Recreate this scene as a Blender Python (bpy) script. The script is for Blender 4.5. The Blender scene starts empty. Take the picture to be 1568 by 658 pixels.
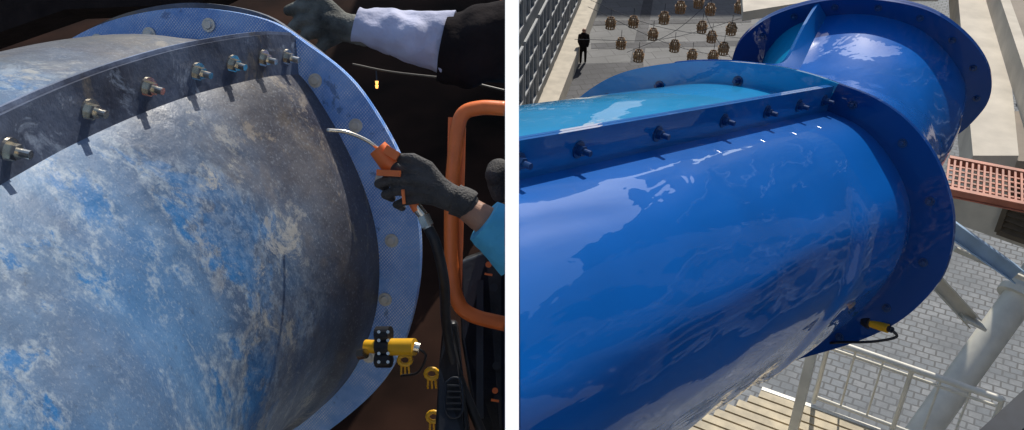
import bpy, bmesh, math, random
from mathutils import Vector, Matrix, noise as mnoise
random.seed(4)
sc = bpy.context.scene
H = 17.0
PITCH = math.radians(33)
sn, cs = math.sin(PITCH), math.cos(PITCH)
R = Vector((1,0,0)); U = Vector((0,sn,cs)); F = Vector((0,cs,-sn)); C = Vector((0,0,H))
FP = 1358.0
def D(r,u,f): return R*r+U*u+F*f
def ray(u,v): return D((u-784)/FP, (329-v)/FP, 1.0)
def S(u,v,d): return C+ray(u,v)*d          # point along a pixel's view ray at a distance
def G(u,v,z):                               # where a pixel's view ray meets a level
    r = ray(u,v); return C+r*((z-H)/r.z)
def onplane(u,v,n,k):
    r = ray(u,v); return C+r*(k/n.dot(r))

# ---------------------------------------------------------------- materials
def new_mat(name):
    m = bpy.data.materials.new(name); m.use_nodes = True
    nt = m.node_tree; b = nt.nodes['Principled BSDF']; return m, nt, b
def pmat(name, col, rough=0.5, metal=0.0, coat=0.0, var=0.15, scale=6.0, bump=0.0, bscale=60, emit=None, spec=.5):
    m, nt, b = new_mat(name)
    N = nt.nodes; L = nt.links
    tc = N.new('ShaderNodeTexCoord')
    no = N.new('ShaderNodeTexNoise'); no.inputs['Scale'].default_value = scale; no.inputs['Detail'].default_value = 6
    L.new(tc.outputs['Object'], no.inputs['Vector'])
    cr = N.new('ShaderNodeValToRGB')
    cr.color_ramp.elements[0].position = .3; cr.color_ramp.elements[1].position = .7
    cr.color_ramp.elements[0].color = [max(0,c*(1-var)) for c in col]+[1]
    cr.color_ramp.elements[1].color = [min(1,c*(1+var)) for c in col]+[1]
    L.new(no.outputs['Fac'], cr.inputs['Fac']); L.new(cr.outputs['Color'], b.inputs['Base Color'])
    b.inputs['Roughness'].default_value = rough; b.inputs['Metallic'].default_value = metal
    b.inputs['Specular IOR Level'].default_value = spec
    b.inputs['Coat Weight'].default_value = coat; b.inputs['Coat Roughness'].default_value = .04
    if bump>0:
        n2 = N.new('ShaderNodeTexNoise'); n2.inputs['Scale'].default_value = bscale; n2.inputs['Detail'].default_value = 4
        L.new(tc.outputs['Object'], n2.inputs['Vector'])
        bp = N.new('ShaderNodeBump'); bp.inputs['Strength'].default_value = bump; bp.inputs['Distance'].default_value=.01
        L.new(n2.outputs['Fac'], bp.inputs['Height']); L.new(bp.outputs['Normal'], b.inputs['Normal'])
    if emit:
        b.inputs['Emission Color'].default_value = (*emit[:3],1); b.inputs['Emission Strength'].default_value = emit[3]
    return m

AX=D(.653,.174,.737).normalized(); AE1=AX.cross(Vector((0,0,1))).normalized(); AE2=AX.cross(AE1).normalized()
def gloss_blue(name, col, bumpd=0.026, coatior=1.55):
    m, nt, b = new_mat(name); N=nt.nodes; L=nt.links
    tc = N.new('ShaderNodeTexCoord')
    no = N.new('ShaderNodeTexNoise'); no.inputs['Scale'].default_value=1.3; no.inputs['Detail'].default_value=3
    L.new(tc.outputs['Object'], no.inputs['Vector'])
    cr = N.new('ShaderNodeValToRGB')
    cr.color_ramp.elements[0].position=.3; cr.color_ramp.elements[1].position=.7
    cr.color_ramp.elements[0].color=[c*.85 for c in col]+[1]; cr.color_ramp.elements[1].color=[min(1,c*1.12) for c in col]+[1]
    L.new(no.outputs['Fac'], cr.inputs['Fac']); L.new(cr.outputs['Color'], b.inputs['Base Color'])
    b.inputs['Roughness'].default_value=.45; b.inputs['Specular IOR Level'].default_value=.05
    b.inputs['Coat Weight'].default_value=1; b.inputs['Coat Roughness'].default_value=.01; b.inputs['Coat IOR'].default_value=coatior
    # coordinates aligned with the moulding direction of the tube
    cb=N.new('ShaderNodeCombineXYZ')
    for i,(ax,sc_) in enumerate(((AX,.42),(AE1,1.25),(AE2,1.25))):
        dp=N.new('ShaderNodeVectorMath'); dp.operation='DOT_PRODUCT'; L.new(tc.outputs['Object'],dp.inputs[0]); dp.inputs[1].default_value=ax*sc_
        L.new(dp.outputs['Value'],cb.inputs[i])
    n2 = N.new('ShaderNodeTexNoise'); n2.inputs['Scale'].default_value=2.2; n2.inputs['Detail'].default_value=1.5; n2.inputs['Distortion'].default_value=.7
    L.new(cb.outputs[0], n2.inputs['Vector'])
    n3 = N.new('ShaderNodeTexNoise'); n3.inputs['Scale'].default_value=12; n3.inputs['Detail'].default_value=2; n3.inputs['Distortion'].default_value=.4
    L.new(cb.outputs[0], n3.inputs['Vector'])
    b1=N.new('ShaderNodeBump'); b1.inputs['Strength'].default_value=1; b1.inputs['Distance'].default_value=bumpd
    b2=N.new('ShaderNodeBump'); b2.inputs['Strength'].default_value=1; b2.inputs['Distance'].default_value=bumpd*.08
    L.new(n2.outputs['Fac'], b1.inputs['Height']); L.new(n3.outputs['Fac'], b2.inputs['Height'])
    L.new(b1.outputs['Normal'], b2.inputs['Normal'])
    L.new(b2.outputs['Normal'], b.inputs['Coat Normal']); L.new(b1.outputs['Normal'], b.inputs['Normal'])
    return m

def mixc(nt, fac, a, bcol):
    mx = nt.nodes.new('ShaderNodeMix'); mx.data_type='RGBA'
    if hasattr(fac,'links'): nt.links.new(fac, mx.inputs[0])
    else: mx.inputs[0].default_value=fac
    for s,v in ((6,a),(7,bcol)):
        if hasattr(v,'links'): nt.links.new(v, mx.inputs[s])
        else: mx.inputs[s].default_value=(*v,1)
    return mx.outputs[2]
def noise_fac(nt, vec, scale, detail=8, rough=.6, dist=0.0, off=0, stretch=1):
    N=nt.nodes; no=N.new('ShaderNodeTexNoise'); no.inputs['Scale'].default_value=scale
    no.inputs['Detail'].default_value=detail; no.inputs['Roughness'].default_value=rough; no.inputs['Distortion'].default_value=dist
    mp=N.new('ShaderNodeMapping'); mp.inputs['Location'].default_value=(off,off*.7,off*1.3); mp.inputs['Scale'].default_value=(1,1,stretch)
    nt.links.new(vec, mp.inputs['Vector']); nt.links.new(mp.outputs['Vector'], no.inputs['Vector']); return no.outputs['Fac']
def rng(nt, sock, lo, hi, a=0, b=1):
    mr=nt.nodes.new('ShaderNodeMapRange'); mr.inputs['From Min'].default_value=lo; mr.inputs['From Max'].default_value=hi
    mr.inputs['To Min'].default_value=a; mr.inputs['To Max'].default_value=b
    nt.links.new(sock, mr.inputs['Value']); return mr.outputs['Result']
def noise_mask(nt, vec, scale, lo, hi, detail=8, rough=.6, dist=0.0, off=0, stretch=1):
    return rng(nt, noise_fac(nt,vec,scale,detail,rough,dist,off,stretch), lo, hi)
def mth(nt,op,a,b):
    m=nt.nodes.new('ShaderNodeMath'); m.operation=op
    for i,v in enumerate((a,b)):
        if hasattr(v,'links'): nt.links.new(v,m.inputs[i])
        else: m.inputs[i].default_value=v
    return m.outputs[0]
def mul(nt,a,b): return mth(nt,'MULTIPLY',a,b)
def add(nt,a,b): return mth(nt,'ADD',a,b)

def worn_body():
    m, nt, b = new_mat('weathered_gelcoat'); N=nt.nodes; L=nt.links
    tc=N.new('ShaderNodeTexCoord'); vec=tc.outputs['Object']
    sx=N.new('ShaderNodeSeparateXYZ'); L.new(vec,sx.inputs[0])
    wob=noise_fac(nt,vec,2.5,8,.65,.3,77)
    yy=add(nt,sx.outputs['Y'],mul(nt,add(nt,wob,-.5),.8))
    near=rng(nt,yy,1.75,1.20)          # 1 on the faded blue part of the shell, 0 on the oxidised end
    slate=mixc(nt,noise_mask(nt,vec,4,.35,.65,8,.6,.2,2),(.040,.038,.048),(.10,.10,.115))
    slate=mixc(nt,noise_mask(nt,vec,5,.52,.72,8,.65,.3,31),slate,(.17,.135,.10))
    slate=mixc(nt,mul(nt,noise_mask(nt,vec,5.5,.58,.62,12,.78,.5,31),.75),slate,(.25,.21,.165))
    faded=mixc(nt,noise_mask(nt,vec,4,.32,.68,9,.65,.3,8,.5),(.035,.125,.28),(.13,.24,.39))
    faded=mixc(nt,mul(nt,noise_mask(nt,vec,18,.42,.68,8,.7,.2,18,.45),.6),faded,(.06,.14,.27))
    faded=mixc(nt,mul(nt,noise_mask(nt,vec,3,.50,.72,6,.6,.2,28,.6),.6),faded,(.11,.13,.17))
    c=mixc(nt,near,slate,faded)
    bf=noise_fac(nt,vec,3.4,14,.70,.3,9)
    patch=mul(nt,rng(nt,bf,.548,.585),rng(nt,near,.3,.7))
    ring=mul(nt,mul(nt,rng(nt,bf,.50,.545),rng(nt,near,.2,.6)),noise_mask(nt,vec,42,.44,.58,7,.75,.2,3))
    c=mixc(nt,mul(nt,ring,.65),c,(.36,.42,.47))
    c=mixc(nt,mul(nt,patch,.9),c,(.008,.13,.34))
    pf=noise_fac(nt,vec,7,13,.8,.5,41,.55)
    c=mixc(nt,mul(nt,mul(nt,rng(nt,pf,.56,.61),rng(nt,near,.1,.35)),.5),c,(.33,.38,.43))
    edge=mul(nt,rng(nt,near,.1,.35),rng(nt,near,.8,.45))
    c=mixc(nt,mul(nt,mul(nt,edge,noise_mask(nt,vec,8,.53,.58,13,.82,.5,60)),.85),c,(.36,.35,.32))
    c=mixc(nt,mul(nt,noise_mask(nt,vec,150,.56,.72,3,.6,0,5),.32),c,(.40,.45,.5))
    c=mixc(nt,mul(nt,noise_mask(nt,vec,70,.60,.70,4,.7,0,15),.35),c,(.03,.04,.06))
    L.new(c,b.inputs['Base Color'])
    L.new(rng(nt,noise_fac(nt,vec,6,8,.6,0,44),.35,.65,.32,.55),b.inputs['Roughness'])
    bp=N.new('ShaderNodeBump'); bp.inputs['Strength'].default_value=.4; bp.inputs['Distance'].default_value=.008
    L.new(noise_fac(nt,vec,22,9,.68),bp.inputs['Height'])
    bp2=N.new('ShaderNodeBump'); bp2.inputs['Strength'].default_value=.5; bp2.inputs['Distance'].default_value=.05
    L.new(noise_fac(nt,vec,3.5,3,.5,.2,15),bp2.inputs['Height']); L.new(bp.outputs['Normal'],bp2.inputs['Normal'])
    L.new(bp2.outputs['Normal'],b.inputs['Normal'])
    return m
def worn_fin(name='weathered_seam',k=1.0):
    m, nt, b = new_mat(name); N=nt.nodes; L=nt.links
    tc=N.new('ShaderNodeTexCoord'); vec=tc.outputs['Object']
    c=mixc(nt,noise_mask(nt,vec,7,.35,.65,8),(.033*k,.038*k,.058*k),(.10*k,.125*k,.185*k))
    c=mixc(nt,noise_mask(nt,vec,12,.57,.66,10,.75,.8,3),c,(.22,.26,.33))
    c=mixc(nt,noise_mask(nt,vec,5,.56,.62,10,.7,.4,13),c,(.14,.12,.10))
    L.new(c,b.inputs['Base Color']); b.inputs['Roughness'].default_value=.45
    bp=N.new('ShaderNodeBump'); bp.inputs['Strength'].default_value=.5; bp.inputs['Distance'].default_value=.01
    L.new(noise_fac(nt,vec,18,8,.6),bp.inputs['Height']); L.new(bp.outputs['Normal'],b.inputs['Normal'])
    return m
def worn_flange():
    m, nt, b = new_mat('fibreglass_weave_blue'); N=nt.nodes; L=nt.links
    tc=N.new('ShaderNodeTexCoord'); vec=tc.outputs['Object']
    base=mixc(nt,noise_mask(nt,vec,9,.35,.65,8),(.12,.30,.72),(.26,.48,.90))
    sx=N.new('ShaderNodeSeparateXYZ'); L.new(vec,sx.inputs[0])
    def grat(axis, sc_):
        s=N.new('ShaderNodeMath'); s.operation='SINE'; L.new(mul(nt,sx.outputs[axis],sc_),s.inputs[0]); return s.outputs[0]
    p=mul(nt,grat(0,760),grat(2,700))
    q=mul(nt,mul(nt,rng(nt,p,-.2,.7),noise_mask(nt,vec,8,.42,.62,9,.75,.3,12)),.75)
    c=mixc(nt,q,base,(.90,.93,.97))
    c=mixc(nt,mul(nt,noise_mask(nt,vec,14,.60,.64,10,.7,.3,52),.6),c,(.05,.11,.3))
    L.new(c,b.inputs['Base Color']); b.inputs['Roughness'].default_value=.35
    bp=N.new('ShaderNodeBump'); bp.inputs['Strength'].default_value=.3; bp.inputs['Distance'].default_value=.001
    L.new(p,bp.inputs['Height']); L.new(bp.outputs['Normal'],b.inputs['Normal'])
    return m
def brick_mat(name, c1, c2, mortar, scale, bw, bh, msize, rough=.8, off=.5, rot=0):
    m, nt, b = new_mat(name); N=nt.nodes; L=nt.links
    tc=N.new('ShaderNodeTexCoord'); mp=N.new('ShaderNodeMapping'); mp.inputs['Rotation'].default_value=(0,0,rot)
    L.new(tc.outputs['Object'],mp.inputs['Vector'])
    nd=N.new('ShaderNodeTexNoise'); nd.inputs['Scale'].default_value=1.5; L.new(mp.outputs['Vector'],nd.inputs['Vector'])
    wv=N.new('ShaderNodeVectorMath'); wv.operation='SCALE'; wv.inputs['Scale'].default_value=.10; L.new(nd.outputs['Color'],wv.inputs[0])
    wa=N.new('ShaderNodeVectorMath'); L.new(mp.outputs['Vector'],wa.inputs[0]); L.new(wv.outputs[0],wa.inputs[1])
    br=N.new('ShaderNodeTexBrick'); br.inputs['Scale'].default_value=scale; br.inputs['Brick Width'].default_value=bw
    br.inputs['Row Height'].default_value=bh; br.inputs['Mortar Size'].default_value=msize; br.offset=off
    br.inputs['Color1'].default_value=(*c1,1); br.inputs['Color2'].default_value=(*c2,1); br.inputs['Mortar'].default_value=(*mortar,1)
    L.new(wa.outputs[0],br.inputs['Vector'])
    c=mixc(nt,noise_mask(nt,mp.outputs['Vector'],.5,.35,.7,8),br.outputs['Color'],tuple(x*.6 for x in c1))
    c=mixc(nt,mul(nt,noise_mask(nt,mp.outputs['Vector'],9,.5,.7,6),.4),c,tuple(x*.5 for x in c1))
    L.new(c,b.inputs['Base Color']); b.inputs['Roughness'].default_value=rough
    bp=N.new('ShaderNodeBump'); bp.inputs['Strength'].default_value=.5; bp.inputs['Distance'].default_value=.02; bp.invert=True
    L.new(br.outputs['Fac'],bp.inputs['Height']); L.new(bp.outputs['Normal'],b.inputs['Normal'])
    return m

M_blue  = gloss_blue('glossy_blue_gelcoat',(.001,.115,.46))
M_blue2 = gloss_blue('shaded_blue_flange',(.0,.05,.245),.005,1.45)  # shade of the flange side turned from the sun, put into the colour
M_blue3 = gloss_blue('glossy_blue_seam',(.002,.13,.44),.005)
M_cyan  = gloss_blue('sunlit_cyan_gelcoat',(.0,.28,.58),.012)  # sunlight on the left half is put into this lighter colour
M_body=worn_body(); M_fin=worn_fin(); M_finb=worn_fin('weathered_seam_back',1.9); M_flg=worn_flange()
M_steel=pmat('galvanised_steel',(.80,.73,.60),.25,1.0,var=.2,scale=40)
M_cap=pmat('pale_bolt_cap',(.62,.60,.54),.4,.3,var=.15,scale=40)
M_bluebolt=pmat('painted_bolt',(.004,.04,.15),.3,0,.5)
M_white=pmat('white_render',(.95,.95,.94),.8,var=.01,spec=.1)
M_cream=pmat('cream_steel_paint',(.66,.62,.52),.45,var=.12,scale=4,bump=.1)
M_frame=pmat('grey_window_frame',(.30,.31,.32),.5,var=.1)
M_conc=pmat('pale_concrete',(.52,.46,.37),.8,var=.15,scale=2.5,bump=.3)
M_conc2=pmat('grey_concrete',(.24,.24,.23),.8,var=.2,scale=2,bump=.3)
M_deck=pmat('brown_grey_screed',(.24,.20,.16),.8,var=.25,scale=1.5,bump=.3)
M_red=pmat('red_oxide_steel',(.40,.13,.07),.6,var=.3,scale=5)
M_dark=pmat('dark_metal',(.02,.025,.035),.5,var=.3)
M_bronze=pmat('bronze_louvre',(.10,.075,.05),.45,var=.2)
M_wood=pmat('deck_boards',(.42,.34,.21),.6,var=.3,scale=5,bump=.2)
M_lightblue=pmat('pale_blue_steel',(.36,.50,.66),.4,var=.1)
M_orange=pmat('orange_powder_coat',(.85,.19,.04),.42,var=.15,scale=9,bump=.1)
M_yellow=pmat('yellow_plastic',(.85,.45,.02),.35,var=.1)
M_black=pmat('black_rubber',(.018,.018,.02),.5,var=.4,scale=15,bump=.1)
M_blackp=pmat('black_plastic',(.02,.02,.022),.35,var=.4,scale=12,bump=.2)
M_glove=pmat('work_glove_grey',(.062,.058,.055),.75,var=.35,scale=25,bump=.6,bscale=180)
M_glove2=pmat('paint_stained_glove',(.12,.12,.10),.8,var=.8,scale=14,bump=.6,bscale=150)
M_skin=pmat('skin',(.42,.22,.14),.5,var=.1,scale=20,bump=.15,bscale=200)
M_sleeve=pmat('light_blue_cloth',(.10,.50,.78),.85,var=.1,scale=10,bump=.5,bscale=40)
M_wsleeve=pmat('pale_lavender_cloth',(.50,.51,.64),.9,var=.16,scale=8,bump=.9,bscale=22)
M_djacket=pmat('dark_jacket_cloth',(.018,.014,.014),.95,var=.3,scale=8,bump=.8,bscale=20,spec=.1)
M_lantern=pmat('wicker_lantern',(.26,.15,.07),.7,var=.4,scale=10)
M_cobble=brick_mat('cobble_paving',(.21,.23,.25),(.30,.31,.32),(.10,.10,.10),1.0,.34,.26,.025,rot=.5)
M_plaza=brick_mat('plaza_slabs',(.20,.20,.20),(.16,.16,.165),(.08,.08,.08),1.0,1.2,.8,.02,rot=-.22)
M_slate=brick_mat('slate_band',(.06,.06,.07),(.09,.09,.10),(.03,.03,.03),1.0,.6,.5,.02,rot=-.22)
M_brown=pmat('dark_brown_floor',(.018,.008,.005),.9,var=.8,scale=.25,spec=.05)
M_bulb=pmat('amber_bulb',(.9,.5,.15),.4,emit=(1,.45,.1,2))
M_glass=pmat('window_glass',(.05,.09,.13),.08,var=.3,scale=1,coat=.5)
M_beige=pmat('beige_render',(.50,.44,.36),.8,var=.1,scale=1)
M_shade=pmat('dark_facade',(.14,.13,.13),.8,var=.2,scale=.3)

# ---------------------------------------------------------------- mesh builder
def empty(name, loc=(0,0,0)):
    e=bpy.data.objects.new(name,None); sc.collection.objects.link(e); e.empty_display_size=.2; return e
def build(name, verts, faces, mat, parent=None, smooth=False, clip=None, auto=False, recalc=True, mats=None, midx=None):
    me=bpy.data.meshes.new(name); bm=bmesh.new()
    vs=[bm.verts.new(v) for v in verts]
    for fi,f in enumerate(faces):
        try:
            ff=bm.faces.new([vs[i] for i in f])
            if midx: ff.material_index=midx[fi]
        except ValueError: pass
    if clip=='R': bmesh.ops.bisect_plane(bm,geom=bm.verts[:]+bm.edges[:]+bm.faces[:],plane_co=(.0165,0,0),plane_no=(1,0,0),clear_inner=True)
    if clip=='L': bmesh.ops.bisect_plane(bm,geom=bm.verts[:]+bm.edges[:]+bm.faces[:],plane_co=(-.0165,0,0),plane_no=(1,0,0),clear_outer=True)
    if recalc: bmesh.ops.recalc_face_normals(bm,faces=bm.faces[:])
    for f in bm.faces: f.smooth=smooth
    if auto:
        for e in bm.edges:
            if len(e.link_faces)==2 and e.calc_face_angle(0)>.6: e.smooth=False
    bm.to_mesh(me); bm.free()
    for mm in (mats or ([mat] if mat else [])): me.materials.append(mm)
    o=bpy.data.objects.new(name,me); sc.collection.objects.link(o)
    if parent: o.parent=parent
    return o
class MB:
    def __init__(s): s.v=[]; s.f=[]
    def cyl(s,p0,p1,r0,r1=None,seg=16,cap=True):
        p0=Vector(p0);p1=Vector(p1); r1=r0 if r1 is None else r1
        t=(p1-p0).normalized(); a=t.orthogonal().normalized(); b=t.cross(a); n=len(s.v)
        for p,r in((p0,r0),(p1,r1)):
            for i in range(seg):
                an=2*math.pi*i/seg; s.v.append(p+a*math.cos(an)*r+b*math.sin(an)*r)
        for i in range(seg):
            j=(i+1)%seg; s.f.append((n+i,n+j,n+seg+j,n+seg+i))
        if cap: s.f.append(tuple(n+i for i in range(seg))); s.f.append(tuple(n+seg+i for i in range(seg)))
        return s
    def beam(s,p0,p1,w,h,up=Vector((0,0,1))):
        p0=Vector(p0);p1=Vector(p1); t=(p1-p0).normalized(); a=t.cross(up).normalized(); b=a.cross(t).normalized(); n=len(s.v)
        for p in(p0,p1):
            for x,y in((-1,-1),(1,-1),(1,1),(-1,1)): s.v.append(p+a*x*w/2+b*y*h/2)
        for i in range(4):
            j=(i+1)%4; s.f.append((n+i,n+j,n+4+j,n+4+i))
        s.f.append((n,n+1,n+2,n+3)); s.f.append((n+4,n+5,n+6,n+7)); return s
    def ibeam(s,p0,p1,w,h,t=.03,up=Vector((0,0,1))):
        d=(Vector(p1)-Vector(p0)).normalized(); a=d.cross(up).normalized(); b=a.cross(d).normalized()
        s.beam(Vector(p0)+b*(h-t)/2,Vector(p1)+b*(h-t)/2,w,t,up); s.beam(Vector(p0)-b*(h-t)/2,Vector(p1)-b*(h-t)/2,w,t,up)
        s.beam(p0,p1,t,h-2*t-.002,up); return s
    def quadprism(s,pts,ext):
        n=len(s.v); k=len(pts)
        for p in pts: s.v.append(Vector(p))
        for p in pts: s.v.append(Vector(p)+ext)
        s.f.append(tuple(range(n,n+k))); s.f.append(tuple(range(n+k,n+2*k)))
        for i in range(k):
            j=(i+1)%k; s.f.append((n+i,n+j,n+k+j,n+k+i))
        return s
    def pipe(s,pts,r,seg=10,sub=6,rough=0,rs_=12):
        P=cr_open(pts,sub); n0=len(s.v); up=None
        rs=r if callable(r) else (lambda t:r)
        for i,p in enumerate(P):
            t=(P[min(i+1,len(P)-1)]-P[max(i-1,0)]).normalized()
            if up is None: up=t.orthogonal().normalized()
            up=(up-t*up.dot(t)).normalized(); b=t.cross(up)
            rr=rs(i/(len(P)-1))
            for k in range(seg):
                an=2*math.pi*k/seg; q=p+up*math.cos(an)*rr+b*math.sin(an)*rr
                if rough: q=q+(q-p).normalized()*rough*(mnoise.noise(q*rs_)+.5*mnoise.noise(q*rs_*2.3))
                s.v.append(q)
        for i in range(len(P)-1):
            for k in range(seg):
                j=(k+1)%seg; a=n0+i*seg; s.f.append((a+k,a+j,a+seg+j,a+seg+k))
        s.f.append(tuple(n0+k for k in range(seg))); e=n0+(len(P)-1)*seg; s.f.append(tuple(e+k for k in range(seg)))
        return s
    def bolt(s,p,n,k=1.0,shank=True):
        n=n.normalized()
        s.cyl(p-n*.002*k,p+n*.005*k,.026*k,seg=20)
        s.cyl(p+n*.005*k,p+n*.021*k,.0165*k,seg=6)
        if shank: s.cyl(p+n*.021*k,p+n*.045*k,.009*k,seg=12)
        else: s.cyl(p+n*.021*k,p+n*.025*k,.013*k,.010*k,seg=16)
        return s
    def out(s,name,mat,parent=None,**kw): return build(name,s.v,s.f,mat,parent,**kw)
def cr(p0,p1,p2,p3,t):
    return .5*((2*p1)+(p2-p0)*t+(2*p0-5*p1+4*p2-p3)*t*t+(3*p1-p0-3*p2+p3)*t**3)
def cr_open(pts,sub):
    pts=[Vector(p) for p in pts]; P=[pts[0]*2-pts[1]]+pts+[pts[-1]*2-pts[-2]]; out=[]
    for i in range(1,len(P)-2):
        for k in range(sub): out.append(cr(P[i-1],P[i],P[i+1],P[i+2],k/sub))
    out.append(pts[-1]); return out
def closed_curve(pts,N):
    n=len(pts); d=[]
    for i in range(n):
        for k in range(16): d.append(cr(pts[i-1],pts[i],pts[(i+1)%n],pts[(i+2)%n],k/16))
    for _ in range(12): d=[(d[i-1]+d[i]*2+d[(i+1)%len(d)])/4 for i in range(len(d))]
    L=[0]
    for i in range(len(d)): L.append(L[-1]+(d[(i+1)%len(d)]-d[i]).length)
    T=L[-1]; out=[]; j=0
    for k in range(N):
        t=T*k/N
        while L[j+1]<t: j+=1
        f=(t-L[j])/(L[j+1]-L[j]); out.append(d[j].lerp(d[(j+1)%len(d)],f))
    return out
def loft(name,secs,mat,parent,clip=None,mats=None,sel=None):
    N=len(secs[0]); v=[p for s in secs for p in s]; f=[]; mi=[]
    for i in range(len(secs)-1):
        for k in range(N):
            j=(k+1)%N; f.append((i*N+k,i*N+j,(i+1)*N+j,(i+1)*N+k)); mi.append(sel(k,i) if sel else 0)
    return build(name,v,f,mat,parent,smooth=True,clip=clip,mats=mats,midx=mi)
def annulus(name,inn,outr,n,t,mat,parent,clip=None,mats=None,sel=None):
    N=len(inn); v=[]; f=[]; mi=[]
    for off in(0,t):
        v+= [p+n*off for p in inn]+[p+n*off for p in outr]
    for k in range(N):
        j=(k+1)%N
        f.append((k,j,N+j,N+k)); f.append((2*N+k,2*N+j,3*N+j,3*N+k))
        f.append((N+k,N+j,3*N+j,3*N+k)); f.append((k,j,2*N+j,2*N+k)); mi+= [sel(k) if sel else 0]*4
    return build(name,v,f,mat,parent,clip=clip,smooth=True,auto=True,mats=mats,midx=mi)
def fin(name,path,dirs,h,t,mat,parent,clip=None,side=0.0,sink=.02):
    v=[];f=[];n=len(path)
    for i,p in enumerate(path):
        tg=(path[min(i+1,n-1)]-path[max(i-1,0)]).normalized(); sd=tg.cross(dirs[i]).normalized()
        for a,b in((side-t/2,-sink),(side+t/2,-sink),(side+t/2,h),(side-t/2,h)):
            v.append(p+sd*a+dirs[i]*b)
    for i in range(n-1):
        for k in range(4):
            j=(k+1)%4; f.append((i*4+k,i*4+j,i*4+4+j,i*4+4+k))
    f.append((0,1,2,3)); f.append(tuple((n-1)*4+k for k in range(4)))
    return build(name,v,f,mat,parent,clip=clip,smooth=True,auto=True)
def body_blob(name,chains,mat,parent,voxel=.004,clip=None,smooth_it=6):
    bm=bmesh.new()
    for ch in chains:
        for (p0,r0),(p1,r1) in zip(ch[:-1],ch[1:]):
            p0=Vector(p0);p1=Vector(p1); Ln=(p1-p0).length; n=max(1,int(Ln/(min(r0,r1)*.4)))
            for i in range(n+1):
                t=i/n; bmesh.ops.create_icosphere(bm,subdivisions=2,radius=r0+(r1-r0)*t,matrix=Matrix.Translation(p0.lerp(p1,t)))
    me=bpy.data.meshes.new(name); bm.to_mesh(me); bm.free(); me.materials.append(mat)
    o=bpy.data.objects.new(name,me); sc.collection.objects.link(o)
    if parent: o.parent=parent
    rm=o.modifiers.new('r','REMESH'); rm.mode='VOXEL'; rm.voxel_size=voxel; rm.use_smooth_shade=True
    sm=o.modifiers.new('s','SMOOTH'); sm.iterations=smooth_it; sm.factor=.5
    return o

# ================================================================= RIGHT SITE
NS=160
slide=empty('blue_water_slide')
n1=D(.653,.174,.737).normalized(); k1=3.658
inner1=[(1262,168),(1320,195),(1365,245),(1392,305),(1393,350),(1380,395),(1345,442),(1300,487),(1240,520),(1160,532),(1060,510),(970,455),(915,385),(890,300),(900,220),(940,170),(1000,138),(1070,127),(1140,131),(1205,146)]
outer1=[(1283,128),(1340,150),(1395,190),(1437,250),(1460,330),(1452,400),(1428,445),(1380,490),(1320,520),(1250,542),(1160,562),(1040,552),(930,500),(860,410),(835,300),(840,220),(870,165),(930,120),(1000,100),(1090,93),(1180,100),(1240,113)]
I1=closed_curve([onplane(*p,n1,k1) for p in inner1],NS)
O1=closed_curve([onplane(*p,n1,k1) for p in outer1],NS)
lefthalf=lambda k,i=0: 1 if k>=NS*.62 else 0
cI=sum(I1,Vector())/NS
def smst(x): x=max(0,min(1,x)); return x*x*(3-2*x)
secs=[]
for i in range(110):                        # moulded shell with shallow laminate waves
    s=i*.03; row=[]
    for k,p in enumerate(I1):
        u=k/NS; rad=(p-cI).normalized()
        wgt=smst((u-.03)/.08)*smst((.55-u)/.1)*smst(s/.12)
        w=.004*math.sin(20*s+26*u)*smst((u-.18)/.1)+.012*mnoise.noise(Vector((s*1.1,u*12,1.3)))+.004*mnoise.noise(Vector((s*3,u*26,4.1)))
        st_=.018*smst((.42+.35*math.sin((u-.05)*9)-s)/.10)*smst((u-.06)/.06)
        row.append(p-n1*s+rad*wgt*(w+st_))
    secs.append(row)
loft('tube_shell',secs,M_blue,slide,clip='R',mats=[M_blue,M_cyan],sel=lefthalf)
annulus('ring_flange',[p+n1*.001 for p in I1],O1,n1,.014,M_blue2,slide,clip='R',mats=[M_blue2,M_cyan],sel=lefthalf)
annulus('ring_flange_mate',[p+n1*.017 for p in I1],[p+n1*.017 for p in O1],n1,.014,M_blue2,slide,clip='R')
base=I1[0]
fd=((O1[0]-I1[0]).normalized()*.6+D(0,1,-.2).normalized()*.6); fd=(fd-n1*fd.dot(n1)).normalized()
path=[base-n1*s for s in [i*.1 for i in range(33)]]
fin('seam_flange',path,[fd]*len(path),.105,.012,M_blue3,slide,clip='R',side=-.007)
fin('seam_flange_mate',path,[fd]*len(path),.105,.012,M_blue3,slide,clip='R',side=.007)
sd1=n1.cross(fd).normalized()
if sd1.dot(D(1,-1,0))<0: sd1=-sd1
mb=MB()
for s in (.07,.32,.6,.93,1.35,1.75,2.0): mb.bolt(base-n1*s+fd*.05+sd1*.013,sd1,.95)
mb.out('seam_bolts',M_bluebolt,slide,clip='R')
mb=MB()
for k in range(NS):
    if k%8==3 and k<NS*.5: mb.bolt((I1[k]*.5+O1[k]*.5),-n1,.7,shank=False)
for u,v in ((1010,131),(1130,124),(930,150)): mb.bolt(onplane(u,v,n1,k1),-n1,.9,shank=True)
mb.out('ring_bolts',M_bluebolt,slide,clip='R')
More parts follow.
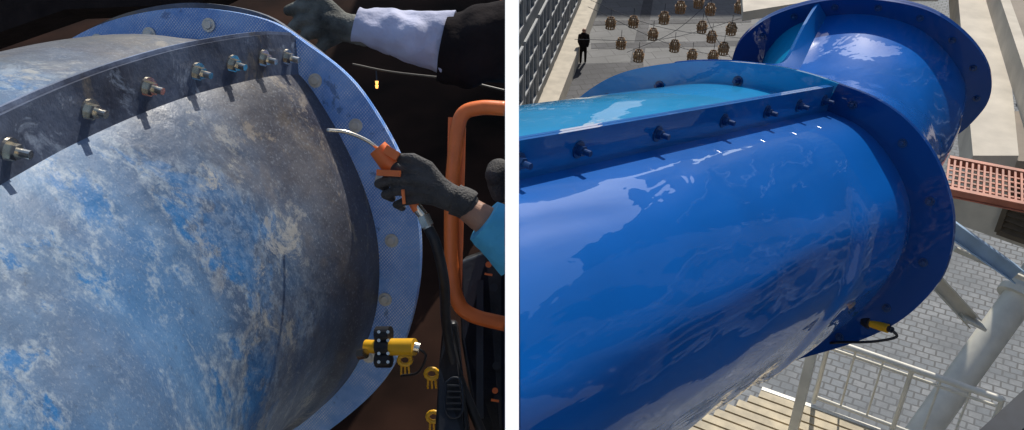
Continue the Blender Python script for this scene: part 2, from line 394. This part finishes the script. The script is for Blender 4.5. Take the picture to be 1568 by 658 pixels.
# second bend
n2=D(.32,.72,.61).normalized(); k2=n2.dot(ray(1330,110))*6.0
inner2=[(1262,25),(1330,22),(1400,40),(1445,75),(1473,115),(1480,145),(1465,165),(1420,190),(1340,200),(1240,190),(1185,150),(1167,120),(1167,95),(1185,65),(1215,40)]
outer2=[(1255,2),(1330,-2),(1420,15),(1480,55),(1513,100),(1518,140),(1500,175),(1450,215),(1350,235),(1230,220),(1150,170),(1122,125),(1120,95),(1135,60),(1180,25)]
I2=closed_curve([onplane(*p,n2,k2) for p in inner2],NS)
O2=closed_curve([onplane(*p,n2,k2) for p in outer2],NS)
secs=[]; ST=28; SH=NS*.156
for i in range(ST+1):
    t=i/ST; a=2*t**3-3*t**2+1; b_=t**3-2*t**2+t; c_=-2*t**3+3*t**2; d_=t**3-t**2
    secs.append([I1[k]*a+n1*(2.3*b_)+I2[k]*c_+n2*(2.2*d_)+n1*.03*(1-t) for k in range(NS)])
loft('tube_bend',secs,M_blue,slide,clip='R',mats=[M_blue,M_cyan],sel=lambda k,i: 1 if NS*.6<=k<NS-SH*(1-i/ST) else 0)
annulus('ring_flange_upper',I2,O2,n2,.02,M_blue2,slide)
annulus('ring_flange_upper_mate',[p+n2*.023 for p in I2],[p+n2*.023 for p in O2],n2,.02,M_blue2,slide)
path=[];dirs=[]
for i in range(ST+1):
    t=i/ST; s=secs[i]; c=sum(s,Vector())/NS; tg=(sum(secs[min(i+1,ST)],Vector())/NS-sum(secs[max(i-1,0)],Vector())/NS).normalized()
    idxf=(NS-SH*(1-t)); i0=int(idxf)%NS; i1=(i0+1)%NS; p=s[i0].lerp(s[i1],idxf-int(idxf)); path.append(p)
    d=(p-c); d=(d-tg*d.dot(tg)).normalized(); dirs.append(d)
fin('bend_seam_flange',path,dirs,.11,.026,M_blue3,slide)
mb=MB()
for k in range(3,NS,10): mb.bolt(I2[k]*.5+O2[k]*.5,-n2,.9,shank=False)
mb.out('upper_ring_bolts',M_bluebolt,slide)
secs3=[]
for i in range(14):
    s=i*.13; ax=n2*(s*.5)+Vector((-.5,0,-1))*(s*s*.55)
    cc=sum(I2,Vector())/NS
    secs3.append([cc+(p-cc)*(1-.04*i)+n2*.045+ax for p in I2])
loft('tube_lower_run',secs3,M_blue,slide)

# sensor under the ring
sens=empty('proximity_sensor')
a=S(1332,494,3.75); b=S(1360,503,3.68)
MB().cyl(a,b,.019,seg=20).out('sensor_barrel',M_yellow,sens,smooth=True,auto=True)
MB().cyl(S(1324,491,3.77),S(1334,495,3.74),.026,seg=20).cyl(b,S(1366,505,3.66),.013,seg=16).out('sensor_nuts',M_dark,sens)
MB().beam(S(1296,478,3.82),S(1328,493,3.78),.05,.02).out('bracket',M_dark,sens)
MB().pipe([S(1366,505,3.66),S(1372,516,3.66),S(1335,523,3.7),S(1285,524,3.8),S(1262,526,3.95)],.006).out('cable',M_black,sens,smooth=True)

# ground
build('ground',[(-300,-300,0),(300,-300,0),(300,500,0),(-300,500,0)],[(0,1,2,3)],M_cobble)
pl=[G(795,240,0),G(1130,240,0),G(1300,-80,0),G(820,-80,0)]
build('plaza_paving',[Vector((p.x,p.y,.004)) for p in pl],[(0,1,2,3)],M_plaza)
bands=empty('slate_paving_bands')
for q in ([(850,165),(990,165),(985,95),(862,98)],[(905,75),(1150,70),(1150,62),(905,66)],[(965,95),(985,95),(1000,0),(985,0)],[(860,40),(1150,34),(1150,28),(860,33)]):
    zz=.008+.004*len(bands.children)
    build('band',[Vector((G(u,v,0).x,G(u,v,0).y,zz)) for u,v in q],[(0,1,2,3)],M_slate,bands)
build('dark_tiled_floor',[(-120,-60,.006),(-.0,-60,.006),(-.0,200,.006),(-120,200,.006)],[(0,1,2,3)],M_brown)

# added wedge standing in for the white gap between the two views
w0=(1.0,-.26); w1=(1.9,.26)
bp=[]
for d,q in (w0,w1):
    hw=d*10.5/FP
    bp+= [C+D(-hw,q*d,d),C+D(hw,q*d,d)]
v=bp+[Vector((p.x,p.y,0)) for p in bp]
build('white_view_divider',v,[(0,1,3,2),(0,2,6,4),(1,3,7,5),(0,1,5,4),(2,3,7,6),(4,5,7,6)],M_white)

# building beside plaza
bl=empty('plaza_building')
A=Vector((G(838,150,0).x,G(838,150,0).y,0)); B=Vector((G(900,0,0).x,G(900,0,0).y,0))
dr=(B-A).normalized(); nr=Vector((dr.y,-dr.x,0))
def BP(s,o,z): return A+dr*s+nr*o+Vector((0,0,z))
mb=MB(); mb.quadprism([BP(-6,0,0),BP(40,0,0),BP(40,-14,0),BP(-6,-14,0)],Vector((0,0,22)))
mb.out('walls',M_conc2,bl,clip='R')
mb=MB(); mb.quadprism([BP(-6.8,.002,0),BP(40,.002,0),BP(40,.8,0),BP(-6.8,.8,0)],Vector((0,0,.9))); mb.out('plinth_ledge',M_conc,bl,clip='R')
gl=MB(); fr=MB()
for z in (1.6,5.6,9.6,13.6,17.6):
    for i in range(-3,14):
        s0=i*2.8
        gl.quadprism([BP(s0,.003,z),BP(s0+2.4,.003,z),BP(s0+2.4,.003,z+3.2),BP(s0,.003,z+3.2)],nr*.02)
        for q in (0,.8,1.6,2.4): fr.beam(BP(s0+q,.06,z),BP(s0+q,.06,z+3.2),.09,.09,nr)
        for q in (0,1.07,2.13,3.2): fr.beam(BP(s0,.07,z+q),BP(s0+2.4,.07,z+q),.09,.09,nr)
gl.out('windows',M_glass,bl,clip='R'); fr.out('window_frames',M_frame,bl,clip='R')

# distant pedestrian
ped=empty('pedestrian'); g=G(892,97,0); g.z=0
def pp(x,y,z): return g+Vector((x,y,z))
body_blob('body',[[(pp(-.1,0,.06),.06),(pp(-.1,0,.5),.075),(pp(-.08,0,.95),.10)],[(pp(.13,.1,.06),.06),(pp(.12,.05,.5),.075),(pp(.08,0,.95),.10)],
 [(pp(0,0,.95),.15),(pp(0,0,1.2),.17),(pp(0,0,1.42),.17),(pp(0,0,1.52),.07)],
 [(pp(-.2,0,1.42),.07),(pp(-.24,-.02,1.12),.055),(pp(-.16,-.15,.95),.045)],[(pp(.2,0,1.42),.07),(pp(.25,0,1.12),.055),(pp(.2,-.12,.9),.045)]],M_djacket,ped,.03,smooth_it=2)
body_blob('head',[[(pp(0,0,1.55),.06),(pp(0,-.01,1.66),.10)],[(pp(0,-.1,1.64),.03),(pp(0,-.11,1.62),.03)]],M_skin,ped,.02,smooth_it=1)

# lanterns and cables
lan_px=[(1017,27),(1042,11),(970,33),(951,66),(978,85),(1033,70),(1075,41),(1090,56),(1108,74),(1092,86),(1070,3),(1088,14),(1133,10),(935,35),(1000,52),(1060,84),(1120,44)]
strings=empty('lantern_cables')
mbs=MB()
for i,(u,v) in enumerate(lan_px):
    p=S(u,v,33+ (i%4)*.7)
    le=empty('wicker_lantern'); mb=MB()
    for k in range(12):
        an=k*math.pi/6; q=Vector((math.cos(an)*.17,math.sin(an)*.17,0)); q2=q*1.15
        mb.beam(p+q+Vector((0,0,-.2)),p+q2+Vector((0,0,.05)),.06,.012); mb.beam(p+q2+Vector((0,0,.05)),p+q*.7+Vector((0,0,.2)),.05,.012)
    for z,r in((-.2,.18),(-.07,.2),(.05,.21),(.2,.13)):
        mb.pipe([p+Vector((math.cos(a)*r,math.sin(a)*r,z)) for a in [j*math.pi/6 for j in range(13)]],.018,seg=6,sub=1)
    mb.out('wicker_frame',M_lantern,le); MB().cyl(p+Vector((0,0,-.15)),p+Vector((0,0,.1)),.10).out('lamp_glass',M_conc,le)
    mbs.cyl(p+Vector((0,0,.2)),p+Vector((0,0,.55)),.01,seg=6)
for (a,b) in (((900,10),(1180,95)),((860,-20),(1150,60)),((1120,-30),(960,80)),((1060,-30),(1140,110)),((880,60),(1160,20))):
    p=S(*a,33.5); q=S(*b,33.5); m=(p+q)/2-Vector((0,0,.5)); mbs.pipe([p,m,q],.010,seg=5)
mbs.out('cables',M_dark,strings)

# concrete terrace right (level slabs)
ter=empty('concrete_terrace')
zp=S(1520,238,10.5).z
def lev(pts,z): return [G(u,v,z) for u,v in pts]
MB().quadprism(lev([(1462,-60),(1530,-60),(1560,238),(1490,238)],zp),Vector((0,0,-.5))).out('parapet',M_conc,ter)
MB().quadprism(lev([(1534,-60),(1760,-60),(1760,190),(1576,165)],zp-.35),Vector((0,0,-.25))).out('deck_slab',M_deck,ter)
MB().beam(G(1508,-60,zp+.2),G(1590,190,zp+.2),.14,.40).out('coping',M_conc,ter)
MB().quadprism(lev([(1488,243),(1760,255),(1760,196),(1580,170),(1500,170)],zp-.6),Vector((0,0,-.2))).out('lower_slab',M_deck,ter)
can=empty('pale_canopy_roof')
zc=S(1225,4,14).z
MB().quadprism(lev([(1138,18),(1225,4),(1330,-12),(1440,-12),(1450,-120),(1130,-120)],zc),Vector((0,0,-.15))).out('roof_sheet',M_conc,can)
# lower wall with louvred window
lw=empty('louvred_building')
zt=S(1500,305,12.5).z
w1_=S(1440,330,15); w2_=S(1720,300,13); w1_.z=w2_.z=zt; dd=(w2_-w1_).normalized(); nn=Vector((dd.y,-dd.x,0))
MB().quadprism([w1_,w2_,w2_-Vector((0,0,1.6)),w1_-Vector((0,0,1.6))],-nn*.4).out('wall',M_conc,lw)
mb=MB(); o=w1_+dd*.9+nn*.05+Vector((0,0,-.25))
mb.beam(o,o+dd*2.8,.08,.08).beam(o-Vector((0,0,1.2)),o+dd*2.8-Vector((0,0,1.2)),.08,.08).beam(o,o-Vector((0,0,1.2)),.08,.08,nn)
for i in range(11): mb.beam(o-Vector((0,0,.08+i*.105)),o+dd*2.8-Vector((0,0,.08+i*.105)),.09,.02,(Vector((0,0,1))+nn*.8).normalized())
for i in range(1,4): mb.beam(o+dd*i*.8+nn*.07,o+dd*i*.8+nn*.07-Vector((0,0,1.2)),.05,.04,nn)
mb.out('louvres',M_bronze,lw)
# red walkway
rw=empty('red_grating_walkway')
a=S(1450,268,9.6); b=S(1640,250,9.0); b.z=a.z; d=(b-a).normalized(); sdv=Vector((0,0,1)).cross(d)
mb=MB().ibeam(a-sdv*.36,b-sdv*.36,.06,.10,.012).ibeam(a+sdv*.36,b+sdv*.36,.06,.10,.012)
Ln=(b-a).length
for i in range(int(Ln/.06)): mb.beam(a+d*i*.06-sdv*.33+Vector((0,0,.03)),a+d*i*.06+sdv*.33+Vector((0,0,.03)),.022,.02)
for k in(-.22,-.11,0,.11,.22): mb.beam(a+sdv*k+Vector((0,0,.012)),b+sdv*k+Vector((0,0,.012)),.03,.012)
mb.out('grating',M_red,rw)
# steel
st=empty('slide_support_column')
c0=S(1385,700,12.2); c1=S(1600,400,12.6)
MB().cyl(c0,c1,.21,seg=32).cyl(c0,Vector((c0.x-1.5,c0.y-1.2,0)),.21,seg=32).out('raked_tube',M_cream,st,smooth=True,auto=True)
MB().cyl(c0.lerp(c1,.80),c0.lerp(c1,.83),.3,seg=32).out('collar',M_cream,st)
br=empty('steel_brace')
MB().ibeam(S(1435,335,8.9),S(1556,420,9.5),.16,.16,.015).out('beam',M_lightblue,br)
MB().ibeam(S(1400,395,8.7),S(1488,490,9.3),.15,.15,.015).beam(S(1460,380,9.4),S(1600,440,9.8),.05,.05).out('diagonal',M_cream,br)
MB().beam(S(1470,480,9.2),S(1502,496,9.3),.22,.03).out('end_plate',M_cream,br)
# railing and deck
rl=empty('white_railing'); zr=H-7.2
pA=G(1270,521,zr); pB=G(1535,612,zr); d=(pB-pA).normalized(); Lr=(pB-pA).length; dn=Vector((0,0,-.95))
mb=MB().cyl(pA,pB,.04).cyl(pA+dn,pB+dn,.025).cyl(pA+dn*.12,pB+dn*.12,.02)
nb=int(Lr/.3)
for i in range(nb+1): mb.cyl(pA+d*Lr*i/nb,pA+d*Lr*i/nb+dn,.014,seg=8)
for t in (0,.5,1): mb.cyl(pA+d*Lr*t+Vector((0,0,.02)),pA+d*Lr*t+dn*1.1,.03)
mb.out('rails',M_cream,rl,smooth=True,auto=True)
MB().beam(S(1246,530,10.2),Vector((S(1246,530,10.2).x,S(1246,530,10.2).y,0)),.11,.11,d).out('support_post',M_cream,rl)
dk=empty('timber_deck'); mb=MB()
zd=pA.z-1.05
qa=G(1163,603,zd); qb=G(1345,668,zd); qc=G(1050,662,zd); ev=(qb-qa); cv=(qc-qa)
cv=cv-ev*(cv.dot(ev)/ev.length_squared); cl=cv.length; cvn=cv.normalized(); nbd=int(cl*1.3/.15)
for i in range(nbd):
    o=qa+cvn*(i*.15)-ev.normalized()*.9*(i/nbd); mb.beam(o,o+ev*1.25,.12,.03)
mb.out('boards',M_wood,dk)
MB().beam(qa-cvn*.1+Vector((0,0,-.08)),qb-cvn*.1+Vector((0,0,-.08)),.06,.2).out('edge_beam',M_cream,dk)
dc=empty('dark_steel_stringer')
MB().ibeam(S(1500,700,7.5),S(1640,570,7.8),.22,.3,.03).out('stringer',M_dark,dc)

# ================================================================= LEFT SITE
K=.55
old=empty('weathered_water_slide')
nL=D(.2,.2,.96).normalized(); PS=S(452,108,4.1*K); kL=nL.dot(PS-C)
innerL=[(452,108),(500,172),(545,258),(573,340),(581,420),(570,500),(530,585),(450,650),(320,680),(170,650),(70,580),(0,480),(-25,350),(0,230),(60,140),(140,85),(230,62),(310,60),(390,78)]
outerL=[(470,68),(520,105),(560,150),(610,235),(637,320),(643,400),(632,480),(600,565),(543,628),(450,690),(320,720),(150,690),(30,600),(-40,480),(-75,340),(-40,200),(40,110),(110,58),(180,28),(270,12),(350,17),(420,35)]
IL=closed_curve([onplane(*p,nL,kL) for p in innerL],NS)
OL=closed_curve([onplane(*p,nL,kL) for p in outerL],NS)
Z=Vector((0,0,1))
def frame(t):
    e2=(Z-t*t.dot(Z)).normalized(); return t.cross(e2).normalized(),e2
e1,e2=frame(nL); org=IL[0]
loc=[((p-org).dot(e1),(p-org).dot(e2)) for p in IL]
spx=[(400,112,3.8),(300,135,3.4),(200,170,3.05),(100,215,2.75),(0,270,2.45),(-120,340,2.1),(-300,440,1.75)]
sp=[org]+[S(u,v,d*K) for u,v,d in spx]
P=cr_open(sp,8); secs=[]; fp=[];fdr=[]
for i,p in enumerate(P):
    t=(P[max(i-1,0)]-P[min(i+1,len(P)-1)]).normalized()
    if i==0: t=nL
    elif i<8: t=nL.lerp(t,i/8).normalized()
    a,b=frame(t); secs.append([p+a*x+b*y for x,y in loc]); fp.append(p)
    f=D(-.05,1,-.25); f=(f-t*f.dot(t)).normalized(); fdr.append(f)
loft('tube_shell',secs,M_body,old,clip='L')
annulus('ring_flange',[p+nL*.001 for p in IL],OL,nL,.009,M_flg,old)
annulus('ring_flange_mate',[p+nL*.012 for p in IL],[p+nL*.012 for p in OL],nL,.009,M_flg,old)
fin('seam_flange',fp,fdr,.088,.008,M_fin,old,clip='L',side=-.005)
fin('seam_flange_mate',fp,fdr,.096,.008,M_finb,old,clip='L',side=.005)
mb=MB()
for px in (437,396,355,300,231,137,12,-90):
    best=min(range(len(P)),key=lambda i:abs(((P[i]-C).dot(R)/(P[i]-C).dot(F))*FP+784-px))
    i=best; t=(fp[max(i-1,0)]-fp[min(i+1,len(P)-1)]).normalized(); s=t.cross(fdr[i]).normalized()
    if s.dot(D(1,-.3,-.5))<0: s=-s
    mb.bolt(fp[i]+fdr[i]*.034+s*.009,(s+D(0,-.25,0)).normalized(),.80)
mb.out('seam_bolts',M_steel,old,smooth=False)
mb=MB()
def midL(u,v): return onplane(u,v,nL,kL)
for (u,v) in ((483,123),(545,192),(585,275),(600,368),(590,458),(565,545),(229,52),(320,38),(150,62)):
    p=midL(u,v); mb.cyl(p,p-nL*.004,.018,seg=24).cyl(p-nL*.004,p-nL*.009,.012,.009,seg=20)
mb.out('ring_bolts',M_cap,old)
offs=[(0,0,0),(.01,0,.08),(-.04,-.03,.25),(-.2,-.1,.5),(-.5,-.25,.8),(-.9,-.45,1.1),(-1.5,-.8,1.5)]
sb=[[p+nL*.022+D(*o) for p in IL] for o in offs]
sb=[[*x] for x in zip(*[cr_open([sb[j][k] for j in range(len(sb))],4) for k in range(NS)])]
loft('tube_beyond',sb,M_body,old,clip='L')
oo=D(-.10,.085,.30)
annulus('second_ring_flange',[p+oo for p in IL[:]],[p+oo for p in OL],nL,.02,M_fin,old,clip='L')

# sensor on old ring
se=empty('clamped_sensor')
a=S(598,531,2.08); b=S(635,531,2.06)
MB().cyl(a,b,.020,seg=24).cyl(S(560,530,2.1),S(578,531,2.09),.016,seg=20).out('barrel',M_yellow,se,smooth=True,auto=True)
mb=MB()
for y in (511,531,551): mb.cyl(S(577,y,2.085),S(598,y,2.075),.018,seg=18)
mb.beam(S(587,505,2.09),S(587,556,2.09),.03,.026,F).out('clamp',M_blackp,se)
mb=MB()
for y in(508,521,541,554):
    for x in (580,594): mb.cyl(S(x,y,2.06),S(x,y,2.055),.004,seg=8)
mb.cyl(S(550,543,2.08),S(560,541,2.07),.012,seg=16).cyl(S(634,531,2.06),S(642,533,2.06),.012,seg=14); mb.out('screws',M_steel,se)
MB().pipe([S(640,533,2.06),S(652,545,2.1),S(640,570,2.15),S(615,575,2.2)],.003).out('lead',M_black,se,smooth=True)
for nm,(u,v) in (('terminal_gland',(620,551)),('terminal_gland.001',(661,572)),('terminal_gland.002',(664,638))):
    e=empty(nm); p=S(u,v,2.3); mb=MB()
    mb.pipe([p+D(math.cos(t)*.016,math.sin(t)*.013,0) for t in [i*math.pi/6 for i in range(13)]],.006,seg=8,sub=1)
    for k in(-1,0,1): mb.cyl(p+D(k*.009,-.012,0),p+D(k*.011,-.04,.01),.003,seg=6)
    mb.out('brass_ring',M_yellow,e,smooth=True)

# orange lift basket
lf=empty('orange_lift_basket')
MB().pipe([S(774,166,2.5),S(735,165,2.5),S(708,176,2.5),S(699,215,2.5),S(692,300,2.5),S(692,400,2.5),S(700,458,2.5),S(722,482,2.5),S(774,496,2.5)],.021,seg=16,sub=8).out('guard_hoop',M_orange,lf,smooth=True,clip='L')
MB().beam(S(700,180,2.51),S(694,440,2.51),.05,.012,F).out('hoop_web',M_orange,lf,clip='L')
MB().cyl(S(771,-30,2.9),S(770,120,2.9),.012).out('rear_post',M_orange,lf,clip='L')
# control box
cb=empty('lift_control_box')
o=MB().quadprism([S(703,400,2.75),S(745,385,2.75),S(773,395,2.75),S(773,700,2.6),S(735,700,2.55),S(706,520,2.65)],F*.25).out('housing',M_blackp,cb,clip='L')
bv=o.modifiers.new('b','BEVEL'); bv.width=.012; bv.segments=3
mb=MB()
for (u,v) in ((748,405),(756,440),(758,500),(760,560),(762,610)): mb.cyl(S(u,v,2.62),S(u,v,2.58),.012,seg=16)
mb.beam(S(735,430,2.62),S(735,640,2.5),.02,.02,F); mb.out('knobs',M_dark,cb)
mb=MB()
for (u,v) in ((758,598),(748,405)): mb.cyl(S(u,v,2.575),S(u,v,2.565),.009,seg=12).beam(S(u-6,v+14,2.56),S(u+6,v+16,2.56),.006,.006,F)
mb.out('labels',M_orange,cb)
body_blob('grey_knob',[[(S(764,262,2.6),.04),(S(757,268,2.58),.03)],[(S(762,280,2.6),.033),(S(766,296,2.6),.03)]],M_glove,cb,.006)
lv=empty('control_lever')
o=MB().quadprism([S(678,492,2.25),S(700,492,2.25),S(706,560,2.25),S(722,690,2.15),S(664,690,2.15),S(672,560,2.25)],F*.05).out('grip',M_blackp,lv)
bv=o.modifiers.new('b','BEVEL'); bv.width=.012; bv.segments=3
mb=MB()
for i in range(5): mb.beam(S(681,590+i*9,2.19-i*.004),S(706,590+i*9,2.19-i*.004),.004,.004,F)
mb.pipe([S(683,585,2.19),S(694,578,2.19),S(706,585,2.19),S(708,628,2.17),S(695,640,2.17),S(682,628,2.17),S(683,585,2.19)],.0025,seg=6)
mb.out('embossing',M_dark,lv)
# string of lights cable
sl=empty('festoon_light_string')
MB().pipe([S(540,98,5),S(600,110,5),S(700,122,5),S(772,138,5)],.006).out('cable',M_bronze,sl,clip='L')
MB().cyl(S(576,108,5),S(577,124,5),.004,seg=6).out('drop',M_dark,sl)
mb=MB()
for (u,v) in((577,128),(577,134)): mb.cyl(S(u,v-4,5),S(u,v+1,5),.010,.007,seg=12)
mb.out('bulbs',M_bulb,sl)

# ------- worker with air gun
wk=empty('worker')
q=2.04
def W(u,v,o=0): return S(u,v,q+o)
chains=[
 [(W(712,312,.0),.034),(W(690,302,-.005),.033),(W(668,290,-.005),.027)],
 [(W(690,300,-.005),.028),(W(660,272,-.012),.020),(W(637,262,-.018),.0145)],
 [(W(690,302,-.005),.028),(W(658,282,-.016),.020),(W(632,276,-.022),.0145)],
 [(W(690,305,-.005),.028),(W(660,294,-.012),.020),(W(634,291,-.018),.0140)],
 [(W(692,308,-.002),.026),(W(664,303,-.008),.018),(W(642,304,-.012),.0125)],
 [(W(637,262,-.018),.0140),(W(608,256,-.024),.0125),(W(591,264,-.004),.0115),(W(598,270,.018),.0105)],
 [(W(632,276,-.022),.0140),(W(600,274,-.028),.0125),(W(580,281,-.004),.0115),(W(590,287,.020),.0105)],
 [(W(634,291,-.018),.0135),(W(606,292,-.024),.0120),(W(590,298,-.002),.0110),(W(600,303,.018),.0100)],
 [(W(642,304,-.012),.0120),(W(620,308,-.016),.0105),(W(607,313,.0),.0095),(W(616,318,.014),.0088)],
 [(W(676,288,-.01),.022),(W(655,256,-.012),.0165),(W(632,243,-.018),.0140),(W(612,242,-.016),.0115)]]
body_blob('gloved_hand',chains,M_glove,wk,.0028,smooth_it=3)
MB().pipe([W(696,305),W(712,312),W(718,316)],lambda t:.0365,seg=24,rough=.004,rs_=40).out('glove_cuff',M_glove,wk,smooth=True,auto=True)
body_blob('forearm',[[(W(700,308,.0),.028),(W(735,332,.01),.035),(W(768,352,.02),.042)]],M_skin,wk,.004)
MB().pipe([W(742,338,.0),W(758,350,.005),W(778,366,.01),W(798,382,.015)],lambda t:.054+.020*t,seg=40,sub=8,rough=.005,rs_=22).out('sleeve',M_sleeve,wk,smooth=True,auto=True,clip='L')
ag=empty('orange_air_gun')
MB().pipe([W(578,226,-.014),W(590,240,-.010),W(600,252,-.004),W(608,260,0)],lambda t:.022+.010*t-.006*t*t,seg=20).pipe([W(600,252,0),W(615,278,.0),W(628,300,.0),W(640,322,.0)],lambda t:.015-.003*t,seg=16).out('gun_body',M_orange,ag,smooth=True,auto=True)
MB().beam(W(578,264,-.03),W(614,266,-.034),.014,.022,F).beam(W(617,290,-.038),W(619,312,-.034),.007,.010,F).beam(W(590,228,-.03),W(610,240,-.03),.02,.02,F).out('trigger',M_orange,ag)
MB().pipe([W(580,228,-.014),W(560,214,-.03),W(530,202,-.05),W(500,199,-.06)],.0042,seg=10).out('nozzle_tube',M_steel,ag,smooth=True)
MB().cyl(W(634,312,0),W(648,330,0),.012).cyl(W(648,330,0),W(655,346,0),.016,seg=6).cyl(W(655,346,0),W(657,352,0),.012).out('hose_coupling',M_steel,ag)
MB().pipe([W(656,349,0),W(668,375,.0),W(680,430,.05),W(684,500,.15),W(700,570,.2),W(745,680,.2)],.0125,seg=14,sub=10).out('air_hose',M_black,ag,smooth=True)

# ------- second worker reaching over the top
w2=empty('worker')
q=2.75
hand=[
 [(W(560,48),.048),(W(530,42),.046),(W(505,34),.042)],
 [(W(505,30),.036),(W(480,14),.027),(W(458,10),.021),(W(442,16,.0),.018)],
 [(W(508,36),.036),(W(482,30),.026),(W(460,31),.021),(W(448,42),.018)],
 [(W(512,44),.034),(W(488,47),.025),(W(470,52),.020),(W(462,64),.017)],
 [(W(516,52),.030),(W(500,64),.022),(W(490,74),.018),(W(484,84),.015)],
 [(W(520,32),.034),(W(498,6),.025),(W(478,-6),.021),(W(462,-4),.018)]]
body_blob('gloved_hand',hand,M_glove2,w2,.005,smooth_it=2)
MB().pipe([W(546,38),W(600,52),W(650,62),W(688,70)],lambda t:.064+.03*t,seg=40,sub=12,rough=.026,rs_=9).out('pale_sleeve',M_wsleeve,w2,smooth=True,auto=True)
MB().pipe([W(680,66),W(710,72),W(745,70),W(790,60)],lambda t:.10+.03*t,seg=40,sub=10,rough=.03,rs_=7).out('jacket_arm',M_djacket,w2,smooth=True,clip='L')
dm=empty('dark_steel_canopy')
MB().quadprism([S(-60,-60,6),S(430,-60,6),S(300,6,6),S(100,14,6),S(-60,70,6)],F*.3).out('panel',M_djacket,dm)

# ================================================================= unseen blocks added to shape the reflections in the slide
def block(name,x0,x1,y0,y1,h,mat,face,step=3.2):
    bb=empty(name); MB().quadprism([(x0,y0,0),(x1,y0,0),(x1,y1,0),(x0,y1,0)],Vector((0,0,h))).out('walls',mat,bb)
    gl=MB(); fr=MB(); z=1.2
    while z<h-2.2:
        if face in('N','S'):
            y=y1 if face=='N' else y0; e=.03 if face=='N' else -.03; x=x0+1
            while x<x1-2: gl.quadprism([(x,y+e*.1,z),(x+1.8,y+e*.1,z),(x+1.8,y+e*.1,z+1.9),(x,y+e*.1,z+1.9)],Vector((0,e,0))); x+=step
            fr.beam((x0,y+e*14,z-.4),(x1,y+e*14,z-.4),.8,.15)
        else:
            y=y0+1
            while y<y1-2: gl.quadprism([(x0-.003,y,z),(x0-.003,y+1.8,z),(x0-.003,y+1.8,z+1.9),(x0-.003,y,z+1.9)],Vector((-.03,0,0))); y+=step
            fr.beam((x0-.42,y0,z-.4),(x0-.42,y1,z-.4),.8,.15)
        z+=3.1
    gl.out('windows',M_glass,bb); fr.out('balcony_slabs',M_white,bb)
block('rear_reflection_block',-30,34,-40,-26,30,M_beige,'N')
block('side_reflection_block',27,40,-24,0,33,M_shade,'W')
block('side_reflection_block',25,40,5,17,25,M_beige,'W')
block('side_reflection_block',28,40,23,50,31,M_shade,'W')
block('front_reflection_block',20,36,100,115,48,M_shade,'S')
block('front_reflection_block',44,60,85,100,42,M_beige,'S')

# ---------------------------------------------------------------- camera, light
cd=bpy.data.cameras.new('camera'); cam=bpy.data.objects.new('camera',cd); sc.collection.objects.link(cam)
cam.location=C; cam.rotation_euler=(math.radians(90-33),0,0)
cd.sensor_width=36; cd.lens=36*FP/1568; cd.clip_end=2000; cd.clip_start=.02
sc.camera=cam
sv=Vector((.24,.68,.60)).normalized()
el=math.asin(sv.z); az=math.atan2(sv.x,sv.y)
ld=bpy.data.lights.new('sun','SUN'); ld.energy=4.4; ld.angle=math.radians(.5); ld.color=(1,.95,.86)
lo=bpy.data.objects.new('sun',ld); sc.collection.objects.link(lo); lo.rotation_euler=sv.to_track_quat('Z','Y').to_euler()
w=bpy.data.worlds.new('World'); sc.world=w; w.use_nodes=True
nt=w.node_tree; sk=nt.nodes.new('ShaderNodeTexSky'); sk.sky_type='NISHITA'; sk.sun_disc=False
sk.sun_elevation=el; sk.sun_rotation=az
nt.links.new(sk.outputs[0],nt.nodes['Background'].inputs[0]); nt.nodes['Background'].inputs[1].default_value=.14
sc.view_settings.view_transform='Standard'; sc.view_settings.look='None'; sc.view_settings.exposure=0
